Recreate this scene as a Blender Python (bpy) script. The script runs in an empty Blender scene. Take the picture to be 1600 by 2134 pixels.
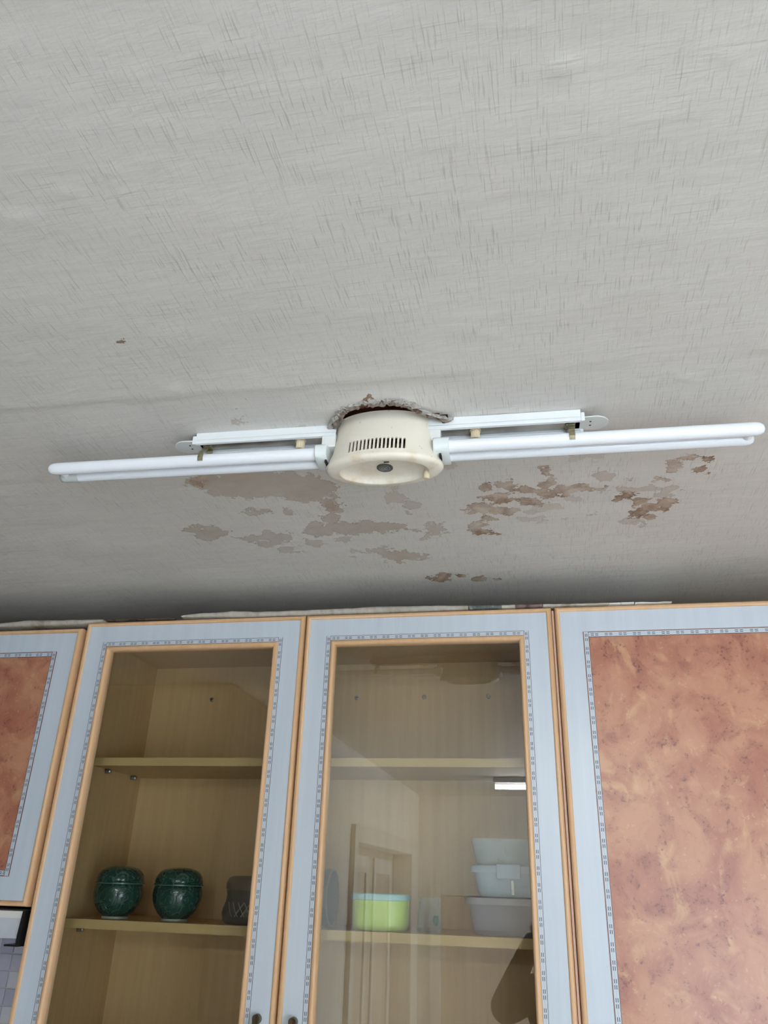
import bpy, bmesh, math, random
import numpy as np
from mathutils import Vector, Matrix

# ---------------------------------------------------------------- camera, world, light, exposure
SC = bpy.context.scene
COL = SC.collection
cam_d = bpy.data.cameras.new('camera')
cam = bpy.data.objects.new('camera', cam_d); COL.objects.link(cam)
CF = Vector((-0.18594043, 0.88331276, 0.43033095))     # forward
CR = Vector((0.98093524, 0.19206631, 0.02960719))      # right
CU = Vector((0.05649967, -0.42763196, 0.90218551))     # up
cam.matrix_world = Matrix(((CR.x, CU.x, -CF.x, 0), (CR.y, CU.y, -CF.y, 0), (CR.z, CU.z, -CF.z, 0), (0, 0, 0, 1)))
cam_d.sensor_fit = 'VERTICAL'; cam_d.sensor_height = 24.0
cam_d.lens = 24.0 * 1620.743 / 2134.0
cam_d.clip_start = 0.02
SC.camera = cam
wd = bpy.data.worlds.new('world'); SC.world = wd; wd.use_nodes = True
wd.node_tree.nodes['Background'].inputs[0].default_value = (0.74, 0.87, 1.0, 1)
wd.node_tree.nodes['Background'].inputs[1].default_value = 6.5       # overcast daylight outside the added windows
SC.view_settings.view_transform = 'Standard'
SC.view_settings.look = 'None'
SC.view_settings.gamma = 1.0
SC.view_settings.use_curve_mapping = False
SC.view_settings.exposure = 0.40
TUBE_POWER = 80.0          # radiance of the lit tube in the room behind the camera

FLOOR, CEIL = -1.72, 0.553
D = 1.45                   # door faces
BACK = 1.76                # inside face of the cabinet backs
WALL = 1.78
random.seed(4); rng = np.random.default_rng(7)

# ---------------------------------------------------------------- materials
def lin(c):
    return tuple((v/12.92 if v <= .04045 else ((v+.055)/1.055)**2.4) for v in c)
class NT:
    def __init__(s, name):
        s.m = bpy.data.materials.new(name); s.m.use_nodes = True
        s.t = s.m.node_tree; s.b = s.t.nodes['Principled BSDF']; s.out = s.t.nodes['Material Output']
    def n(s, typ, _in=None, **kw):
        nd = s.t.nodes.new(typ)
        for k, v in kw.items(): setattr(nd, k, v)
        for k, v in (_in or {}).items(): s.set(nd, k, v)
        return nd
    def set(s, nd, k, v):
        sock = nd.inputs[k]
        if isinstance(v, bpy.types.NodeSocket): s.t.links.new(v, sock)
        elif isinstance(v, bpy.types.Node): s.t.links.new(v.outputs[0], sock)
        else:
            if isinstance(v, tuple) and len(v) == 3 and sock.type == 'RGBA': v = v + (1,)
            sock.default_value = v
    def P(s, **kw):
        names = dict(base='Base Color', rough='Roughness', metal='Metallic', spec='Specular IOR Level', normal='Normal', trans='Transmission Weight',
                     emit='Emission Color', estr='Emission Strength', coat='Coat Weight', croug='Coat Roughness', alpha='Alpha', ior='IOR')
        for k, v in kw.items(): s.set(s.b, names[k], v)
        return s.m
    def math(s, op, a, b=None, c=None, clamp=False):
        nd = s.n('ShaderNodeMath', operation=op, use_clamp=clamp); s.set(nd, 0, a)
        if b is not None: s.set(nd, 1, b)
        if c is not None: s.set(nd, 2, c)
        return nd.outputs[0]
    def mix(s, f, a, b, typ='MIX'):
        nd = s.n('ShaderNodeMix', data_type='RGBA', blend_type=typ); s.set(nd, 0, f); s.set(nd, 6, a); s.set(nd, 7, b)
        return nd.outputs[2]
    def rng(s, v, a, b, c=0., d=1., smooth=False):
        nd = s.n('ShaderNodeMapRange', interpolation_type='SMOOTHSTEP' if smooth else 'LINEAR'); nd.clamp = True
        for i, x in enumerate((v, a, b, c, d)): s.set(nd, i, x)
        return nd.outputs[0]
    def co(s, kind='Object', scale=(1, 1, 1)):
        tc = s.n('ShaderNodeTexCoord'); mp = s.n('ShaderNodeMapping'); mp.inputs['Scale'].default_value = scale
        s.t.links.new(tc.outputs[kind], mp.inputs[0]); return mp.outputs[0]
    def noise(s, co, scale, detail=4., rough=.5, dist=0.):
        return s.n('ShaderNodeTexNoise', {'Vector': co, 'Scale': scale, 'Detail': detail, 'Roughness': rough, 'Distortion': dist}).outputs[0]
    def bump(s, h, strength=.3, dist=.001):
        return s.n('ShaderNodeBump', {'Height': h, 'Strength': strength, 'Distance': dist}).outputs[0]

M = {}
def plain(name, rgb, rough=.5, metal=0., spec=.5, vary=.06, scale=30., bump=0., coat=0.):
    t = NT(name); co = t.co(); nz = t.noise(co, scale, 5.)
    f = t.rng(nz, .3, .7)
    a = tuple(max(0, c*(1-vary)) for c in rgb); b = tuple(min(1, c*(1+vary)) for c in rgb)
    kw = {}
    if bump: kw['normal'] = t.bump(nz, bump, .001)
    M[name] = t.P(base=t.mix(f, a, b), rough=rough, metal=metal, spec=spec, coat=coat, **kw); return M[name]

def grain(name, a, b, axis='z', rough=.4, spec=.5, k=1.):
    t = NT(name)
    s = {'z': (60*k, 60*k, 2.5*k), 'x': (2.5*k, 60*k, 60*k)}[axis]
    nz = t.noise(t.co(scale=s), 1.0, 5., .6, .4)
    M[name] = t.P(base=t.mix(t.rng(nz, .3, .72), a, b), rough=rough, spec=spec); return M[name]

def burl(name):
    t = NT(name); co = t.co()
    w = t.noise(co, 5., 3.)
    wv = t.n('ShaderNodeVectorMath', {0: co}, operation='ADD')
    wc = t.n('ShaderNodeTexNoise', {'Vector': co, 'Scale': 9., 'Detail': 3.})
    sc = t.n('ShaderNodeVectorMath', {0: wc.outputs[1]}, operation='SCALE'); sc.inputs['Scale'].default_value = .09
    t.t.links.new(sc.outputs[0], wv.inputs[1]); wco = wv.outputs[0]
    big = t.noise(wco, 10., 4., .55, .3)
    mid = t.noise(wco, 38., 5., .6, .3)
    fine = t.noise(co, 210., 3., .6)
    swirl = t.noise(t.co(scale=(1.3, 1, .8)), 12., 4., .5, 1.6)
    c = t.mix(t.rng(big, .36, .64, smooth=True), (.40, .150, .095), (.53, .255, .150))
    c = t.mix(t.rng(swirl, .54, .70, 0., .6, True), c, (.64, .38, .20))
    c = t.mix(t.math('MULTIPLY', t.rng(mid, .50, .66, 0., .65, True), t.rng(big, .64, .42, .1, 1.)), c, (.31, .11, .075))
    spot = t.math('MULTIPLY', t.rng(fine, .55, .66, 0., .75, True), t.math('MULTIPLY', t.rng(mid, .46, .60, 0., 1., True), t.rng(big, .66, .46, .15, 1.)))
    c = t.mix(spot, c, (.16, .055, .045))
    c = t.mix(t.math('MULTIPLY', t.rng(fine, .42, .34, 0., .4), t.rng(mid, .48, .38, 0., 1.)), c, (.70, .46, .27))
    M[name] = t.P(base=c, rough=.30, spec=.5); return M[name]

def border(name):
    t = NT(name); uv = t.n('ShaderNodeTexCoord').outputs['UV']
    sp = t.n('ShaderNodeSeparateXYZ', {0: uv}); u, v = sp.outputs[0], sp.outputs[1]
    f = t.math('FRACT', t.math('DIVIDE', u, .0252))
    def band(x, a, b): return t.math('MULTIPLY', t.math('GREATER_THAN', x, a), t.math('LESS_THAN', x, b))
    d = t.math('ADD', band(f, .14, .37), band(f, .46, .69))
    l = t.math('ADD', band(v, .30, .42), band(v, .60, .72))
    e = t.math('ADD', t.math('LESS_THAN', v, .085), t.math('GREATER_THAN', v, .915))
    m = t.math('ADD', t.math('MULTIPLY', d, l), e, clamp=True)
    mid = t.math('MULTIPLY', band(v, .46, .53), t.math('SUBTRACT', 1., d))
    c = t.mix(mid, (.56, .60, .66), (.42, .46, .50))
    M[name] = t.P(base=t.mix(m, c, (.045, .05, .065)), rough=.4); return M[name]

def ceiling_mat(name):
    t = NT(name); co = t.co()
    base = t.mix(t.rng(t.noise(co, 2.2, 4.), .35, .65), (.685, .650, .605), (.735, .700, .655))
    base = t.mix(t.rng(t.noise(co, 9., 5.), .55, .75, 0., .5), base, (.700, .640, .590))
    # linen weave: broken threads along x and along y
    a = t.noise(t.co(scale=(900, 34, 1)), 1., 2., .5); b = t.noise(t.co(scale=(17, 900, 1)), 1., 2., .5)
    gate = t.rng(t.noise(co, 14., 3.), .36, .60, .4, 1.)
    th1 = t.math('MULTIPLY', t.rng(a, .585, .70, 0., .46), gate)
    th2 = t.math('MULTIPLY', t.rng(b, .60, .72, 0., .32), gate)
    a2 = t.rng(t.noise(t.co(scale=(420, 34, 1)), 1., 3.), .3, .7); b2 = t.rng(t.noise(t.co(scale=(26, 480, 1)), 1., 3.), .3, .7)
    base = t.mix(t.math('MULTIPLY', a2, .10), base, (.50, .485, .46)); base = t.mix(t.math('MULTIPLY', b2, .14), base, (.50, .485, .46))
    base = t.mix(th1, base, (.32, .305, .285)); base = t.mix(th2, base, (.35, .33, .305))
    # stains and peeled paper: signed distance baked per vertex, ragged by noise
    n1 = t.noise(co, 42., 8., .62); n2 = t.noise(co, 160., 4., .6)
    rag = t.math('ADD', t.math('MULTIPLY', t.math('SUBTRACT', n1, .5), .078), t.math('MULTIPLY', t.math('SUBTRACT', n2, .5), .020))
    pe = t.n('ShaderNodeAttribute', attribute_name='peel').outputs['Fac']
    st = t.n('ShaderNodeAttribute', attribute_name='stain').outputs['Fac']
    pa = t.n('ShaderNodeAttribute', attribute_name='peel_amount').outputs['Fac']
    sa = t.n('ShaderNodeAttribute', attribute_name='stain_amount').outputs['Fac']
    ds = t.math('ADD', pe, rag); pm = t.math('MULTIPLY', t.rng(ds, -.0006, .0010), pa, clamp=True)
    pcol = t.mix(t.rng(n1, .35, .65), (.48, .415, .36), (.53, .465, .41))
    pcol = t.mix(t.math('MULTIPLY', t.rng(t.noise(co, 8., 3.), .5, .68), .55), pcol, (.50, .36, .25))
    base = t.mix(pm, base, pcol)
    ring = t.math('MULTIPLY', t.rng(t.math('ABSOLUTE', ds), 0., .0016, .5, 0.), pa, clamp=True)
    base = t.mix(ring, base, (.24, .18, .14))
    db = t.math('ADD', st, rag); sm = t.math('MULTIPLY', t.rng(db, -.0005, .0012), sa, clamp=True)
    n3 = t.noise(co, 26., 7., .6, .6)
    scol = t.mix(t.rng(n3, .40, .62), (.29, .175, .105), (.58, .47, .365))
    base = t.mix(t.math('MULTIPLY', sm, .95, clamp=True), base, scol)
    inr = t.math('MULTIPLY', t.rng(db, .0005, .0042, 1., 0.), sm)
    base = t.mix(t.math('MULTIPLY', t.math('MULTIPLY', inr, t.rng(n3, .62, .44, .25, .95)), 1., clamp=True), base, (.17, .085, .045))
    dark = t.math('MULTIPLY', t.rng(sa, 1.0, 1.4, 0., .75), t.math('MULTIPLY', sm, t.rng(n1, .62, .42)))
    base = t.mix(dark, base, (.13, .065, .04))
    # relief
    wr = t.noise(t.co(scale=(9, 44, 1)), 1., 5., .55, .25)
    wr2 = t.noise(t.co(scale=(40, 85, 1)), 1., 4., .55, .3)
    h = t.math('ADD', t.math('MULTIPLY', wr, .0015), t.math('MULTIPLY', wr2, .0007))
    h = t.math('ADD', h, t.math('MULTIPLY', t.math('ADD', th1, th2), -.00012))
    h = t.math('ADD', h, t.math('MULTIPLY', t.math('ADD', pm, t.math('MULTIPLY', sm, .3)), .00035))
    nb = t.n('ShaderNodeBump', {'Height': h, 'Strength': .9, 'Distance': 1.0}); nb.invert = True
    M[name] = t.P(base=base, rough=.50, spec=.42, normal=nb.outputs[0]); return M[name]

def pane(name, tint=(.96, .97, .96), f0=.060):
    """thin float glass: clear straight through, mirror-like by Schlick's law on both faces"""
    t = NT(name); t.t.nodes.remove(t.b)
    tr = t.n('ShaderNodeBsdfTransparent', {0: tint}); gl = t.n('ShaderNodeBsdfGlossy', {0: (1, 1, 1), 'Roughness': .0})
    g = t.n('ShaderNodeNewGeometry'); dp = t.n('ShaderNodeVectorMath', {0: g.outputs['Incoming'], 1: g.outputs['Normal']}, operation='DOT_PRODUCT')
    c = t.math('SUBTRACT', 1., t.math('ABSOLUTE', dp.outputs['Value'])); f = t.math('MULTIPLY_ADD', t.math('POWER', c, 5.), 1.-f0, f0)
    mx = t.n('ShaderNodeMixShader', {0: f})
    t.t.links.new(tr.outputs[0], mx.inputs[1]); t.t.links.new(gl.outputs[0], mx.inputs[2]); t.t.links.new(mx.outputs[0], t.out.inputs[0])
    M[name] = t.m; return t.m

def clear(name, rgb, opac, rough=.15, tint=None):
    """thin see-through plastic or glass: part transparent, part coloured body, glossy skin"""
    t = NT(name); t.P(base=rgb, rough=rough, spec=.6)
    nz = t.noise(t.co(), 24., 3.)
    tr = t.n('ShaderNodeBsdfTransparent', {0: tint or tuple(min(1, .55+.5*c) for c in rgb)})
    lw = t.n('ShaderNodeLayerWeight', {'Blend': .22})
    f = t.math('ADD', t.math('MULTIPLY', lw.outputs[1], .40), t.rng(nz, .2, .8, opac*.9, opac*1.1), clamp=True)
    mx = t.n('ShaderNodeMixShader', {0: f})
    t.t.links.new(tr.outputs[0], mx.inputs[1]); t.t.links.new(t.b.outputs[0], mx.inputs[2]); t.t.links.new(mx.outputs[0], t.out.inputs[0])
    M[name] = t.m; return t.m

def celadon(name):
    t = NT(name); co = t.co()
    v = t.n('ShaderNodeTexNoise', {'Vector': co, 'Scale': 46., 'Detail': .3, 'Distortion': 2.2}).outputs[0]
    line = t.rng(t.math('ABSOLUTE', t.math('SUBTRACT', v, .5)), .02, .06, 1., 0., True)
    nz = t.noise(co, 20., 4.)
    c = t.mix(t.rng(nz, .3, .7), (.008, .036, .029), (.013, .054, .043))
    c = t.mix(t.math('MULTIPLY', line, .6), c, (.065, .14, .11))
    M[name] = t.P(base=c, rough=.12, spec=.6, normal=t.bump(line, .8, .0016)); return M[name]

def paper(name, a, b, c, scale=40., t0=.5, t1=.62, rough=.8):
    t = NT(name); co = t.co(scale=(1, .5, .5))
    n = t.noise(co, scale, 6., .65); n2 = t.noise(co, scale*3, 3.)
    col = t.mix(t.rng(n2, .3, .7), a, b); col = t.mix(t.rng(n, t0, t1), col, c)
    M[name] = t.P(base=col, rough=rough, spec=.25, normal=t.bump(n, .3, .001)); return M[name]

def emitter(name, rgb, s):
    t = NT(name); M[name] = t.P(base=(.9, .9, .9), emit=rgb, estr=s); return M[name]

ceiling_mat('ceiling paper')
grain('pale wood foil', (.545, .60, .665), (.60, .655, .715), 'z', .30, .5)
grain('orange beech', (.66, .40, .21), (.74, .47, .27), 'z', .34, .5)
burl('burl foil'); border('inlay print'); pane('door glass')
grain('beech board', (.46, .305, .145), (.52, .355, .175), 'z', .5, .4)
grain('shelf edge', (.42, .295, .125), (.47, .34, .15), 'x', .5, .4)
t = NT('cream plastic'); co_ = t.co(); z_ = t.n('ShaderNodeSeparateXYZ', {0: co_})
ag = t.math('MULTIPLY', t.rng(z_.outputs[2], -.052, -.068), t.rng(t.noise(co_, 30., 5., .6), .50, .68), clamp=True)
cr = t.mix(t.rng(t.noise(co_, 12., 3.), .3, .7), (.80, .74, .62), (.84, .78, .665))
cr = t.mix(t.math('MULTIPLY', ag, .75), cr, (.60, .44, .25)); cr = t.mix(t.math('MULTIPLY', t.rng(t.noise(co_, 150., 2.), .70, .74), .5), cr, (.50, .44, .36))
M['cream plastic'] = t.P(base=cr, rough=.38)
plain('old cream plastic', (.74, .62, .43), .45, vary=.15, scale=40.)
plain('white enamel', (.80, .83, .84), .28, vary=.02)
plain('grey steel', (.42, .40, .36), .30, .85, vary=.25, scale=26.)
plain('tab enamel', (.76, .77, .74), .4, vary=.05)
plain('brassy clip', (.34, .31, .20), .38, .8, vary=.35, scale=120.)
plain('lamp glass', (.86, .88, .92), .14, vary=.01, coat=.4)
plain('lamp glass tip', (.60, .62, .60), .12, vary=.05)
plain('socket plastic', (.78, .83, .82), .35, vary=.03)
plain('badge', (.10, .10, .095), .4, .4, vary=.3, scale=400.)
plain('badge line', (.36, .36, .35), .4, .4)
plain('dark hole', (.02, .017, .015), .9, vary=.3)
plain('red board', (.13, .035, .018), .75, vary=.45, scale=60., bump=.4)
paper('torn paper', (.56, .49, .43), (.40, .31, .25), (.20, .10, .065), 55., .48, .58)
paper('white plaster', (.78, .76, .72), (.66, .62, .58), (.42, .33, .28), 70., .55, .66)
paper('paper white', (.56, .52, .46), (.44, .40, .34), (.34, .27, .20), 30., .55, .75)
paper('paper grey', (.44, .40, .34), (.52, .48, .41), (.28, .21, .15), 28., .5, .68)
paper('paper dark', (.10, .065, .05), (.16, .11, .085), (.045, .03, .025), 30.)
paper('print green', (.10, .12, .11), (.16, .17, .16), (.38, .38, .35), 70., .52, .62)
paper('print red', (.26, .19, .17), (.18, .12, .12), (.10, .05, .06), 60., .50, .6)
paper('paper clean', (.74, .74, .72), (.66, .66, .63), (.45, .45, .44), 120., .60, .66)
celadon('celadon'); plain('foot clay', (.36, .38, .33), .5)
clear('smoke glass', (.17, .155, .125), .30, .08); plain('etched line', (.20, .19, .165), .5)
clear('clear plastic', (.46, .51, .60), .24, .08, (.90, .91, .93))
clear('blue plastic', (.42, .54, .62), .55, .25)
clear('milky plastic', (.46, .53, .55), .40, .2, (.88, .91, .92))
clear('jar glass', (.60, .64, .62), .05, .03, (.95, .965, .96))
plain('green plastic', (.48, .66, .17), .35, vary=.02)
plain('aqua lid', (.36, .60, .60), .35, vary=.02)
plain('grey lid', (.20, .21, .23), .35, vary=.05)
plain('label green', (.02, .12, .07), .5)
plain('screw steel', (.30, .29, .26), .3, .8)
plain('bronze handle', (.16, .13, .085), .32, .8, vary=.3, scale=60.)
plain('hood metal', (.60, .62, .67), .35, .2)
plain('black plastic', (.012, .012, .013), .4)
plain('grout', (.68, .67, .70), .8)
for i, c in enumerate([(.55, .53, .66), (.60, .58, .69), (.66, .65, .73), (.72, .72, .77), (.63, .60, .68)]): plain('tile glaze %d' % i, c, .18, vary=.03)
plain('wall paint', (.80, .78, .74), .7, vary=.03, scale=4.)
plain('floor vinyl', (.78, .73, .66), .5, vary=.2, scale=5.)
plain('frame beige', (.62, .52, .44), .45, vary=.03); plain('frame white', (.72, .70, .66), .45, vary=.03)
plain('door beige', (.60, .53, .45), .45, vary=.03)
grain('dark wood', (.03, .02, .012), (.05, .03, .018), 'z', .85, .2); grain('pink beech', (.56, .33, .25), (.62, .38, .28), 'z', .5)
plain('celadon pale', (.10, .20, .155), .15)
emitter('lit tube', (1.0, .985, .95), TUBE_POWER)
plain('skin', (.50, .30, .21), .55, vary=.05); plain('brown knit', (.075, .05, .038), .85, vary=.2, scale=90.)
plain('trousers', (.03, .03, .04), .8); plain('hair', (.012, .010, .009), .5)
plain('phone body', (.02, .022, .024), .2)

# ---------------------------------------------------------------- builders
W = {}                      # world origin of each thing and part
def thing(name, label, cat, loc=(0, 0, 0), group=None, rz=0.):
    o = bpy.data.objects.new(name, None); COL.objects.link(o); o.location = loc; o.rotation_euler = (0, 0, rz)
    o.empty_display_size = .05
    o['label'] = label; o['category'] = cat
    if group: o['group'] = group
    W[o] = Vector(loc); return o
def obj(name, bm, mat, parent=None, local=False, smooth=False, label=None, kind=None):
    if parent is not None and not local: bmesh.ops.translate(bm, vec=-W[parent], verts=bm.verts)
    me = bpy.data.meshes.new(name); bmesh.ops.recalc_face_normals(bm, faces=bm.faces); bm.to_mesh(me); bm.free()
    for m in (mat if isinstance(mat, (list, tuple)) else [mat]): me.materials.append(M[m])
    if smooth: me.shade_smooth() if hasattr(me, 'shade_smooth') else [setattr(p, 'use_smooth', True) for p in me.polygons]
    o = bpy.data.objects.new(name, me); COL.objects.link(o)
    if parent is not None: o.parent = parent; W[o] = W[parent]
    else: W[o] = Vector((0, 0, 0))
    if label: o['label'] = label
    if kind: o['kind'] = kind
    return o
def auto(o, ang=35):
    me = o.data; bm = bmesh.new(); bm.from_mesh(me)
    for f in bm.faces: f.smooth = True
    for e in bm.edges:
        if len(e.link_faces) == 2 and e.calc_face_angle(0) > math.radians(ang): e.smooth = False
    bm.to_mesh(me); bm.free(); return o
def copy_tree(o, loc, label=None):
    r = o.copy(); COL.objects.link(r); r.location = loc; W[r] = Vector(loc)
    if label: r['label'] = label
    for ch in o.children:
        c = ch.copy(); COL.objects.link(c); c.parent = r
        for g in ch.children:
            d = g.copy(); COL.objects.link(d); d.parent = c
    return r
def B(): return bmesh.new()
def box(bm, x0, x1, y0, y1, z0, z1, bev=0., seg=2):
    n = bmesh.ops.create_cube(bm, size=1.)['verts']
    for v in n: v.co = Vector(((x0+x1)/2+v.co.x*(x1-x0), (y0+y1)/2+v.co.y*(y1-y0), (z0+z1)/2+v.co.z*(z1-z0)))
    if bev:
        es = list({e for v in n for e in v.link_edges})
        bmesh.ops.bevel(bm, geom=es, offset=bev, segments=seg, affect='EDGES', profile=.5)
    return bm
def loft(bm, loops, cap0=True, cap1=True, close=True):
    L = [[bm.verts.new(p) for p in lp] for lp in loops]; n = len(L[0])
    for a, b in zip(L, L[1:]):
        for i in range(n if close else n-1):
            j = (i+1) % n
            bm.faces.new((a[i], a[j], b[j], b[i]))
    if cap0: bm.faces.new(L[0][::-1])
    if cap1: bm.faces.new(L[-1])
    return L
def lathe(bm, prof, c=(0, 0, 0), seg=40, sx=1., sy=1., cap0=True, cap1=True, axis='z', power=2.):
    loops = []
    for r, h in prof:
        lp = []
        for i in range(seg):
            t = 2*math.pi*i/seg; cx, sn = math.cos(t), math.sin(t)
            if power != 2.:
                cx = math.copysign(abs(cx)**(2/power), cx); sn = math.copysign(abs(sn)**(2/power), sn)
            r_ = max(r, 1e-5); p = (r_*cx*sx, r_*sn*sy, h)
            if axis == 'x': p = (h, r_*cx*sx, r_*sn*sy)
            if axis == 'y': p = (r_*cx*sx, h, r_*sn*sy)
            lp.append((p[0]+c[0], p[1]+c[1], p[2]+c[2]))
        loops.append(lp)
    loft(bm, loops, cap0, cap1); return bm
def tube(bm, pts, r, seg=12):
    pts = [Vector(p) for p in pts]; loops = []
    for i, p in enumerate(pts):
        d = (pts[min(i+1, len(pts)-1)]-pts[max(i-1, 0)]).normalized()
        a = d.cross(Vector((0, 0, 1)) if abs(d.z) < .9 else Vector((1, 0, 0))).normalized(); b = d.cross(a)
        rr = r[i] if isinstance(r, (list, tuple)) else r
        loops.append([p+a*(rr*math.cos(2*math.pi*k/seg))+b*(rr*math.sin(2*math.pi*k/seg)) for k in range(seg)])
    loft(bm, loops); return bm
def ring(bm, x0, x1, z0, z1, prof, close=False):
    """profile of (inset, y) swept round a rectangle with mitred corners"""
    L = []
    for o, y in prof: L.append([bm.verts.new(p) for p in ((x0+o, y, z0+o), (x1-o, y, z0+o), (x1-o, y, z1-o), (x0+o, y, z1-o))])
    pairs = list(zip(L, L[1:])) + ([(L[-1], L[0])] if close else [])
    for a, b in pairs:
        for i in range(4): bm.faces.new((a[i], a[(i+1) % 4], b[(i+1) % 4], b[i]))
    return bm
def border_bm(x0, x1, z0, z1, w, y):
    bm = B(); uv = bm.loops.layers.uv.new('UVMap'); t = .0006
    def strip(a, b, c, d, L):      # a-b outer side, d-c inner side
        n = Vector((0, t, 0)); vs = [bm.verts.new(Vector(p)) for p in (a, b, c, d)]; f = bm.faces.new(vs)
        for lp, q in zip(f.loops, ((0, 0), (L, 0), (L, 1), (0, 1))): lp[uv].uv = q
        bk = [bm.verts.new(Vector(p)+n) for p in (a, b, c, d)]
        for i in range(4):
            g = bm.faces.new((vs[i], vs[(i+1) % 4], bk[(i+1) % 4], bk[i]))
            for lp in g.loops: lp[uv].uv = (.1, .01)
    strip((x0, y, z1), (x0, y, z0), (x0+w, y, z0), (x0+w, y, z1), z1-z0)
    strip((x1, y, z1), (x1, y, z0), (x1-w, y, z0), (x1-w, y, z1), z1-z0)
    strip((x0+w, y, z1), (x1-w, y, z1), (x1-w, y, z1-w), (x0+w, y, z1-w), x1-x0-2*w)
    strip((x0+w, y, z0), (x1-w, y, z0), (x1-w, y, z0+w), (x0+w, y, z0+w), x1-x0-2*w)
    return bm

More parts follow.
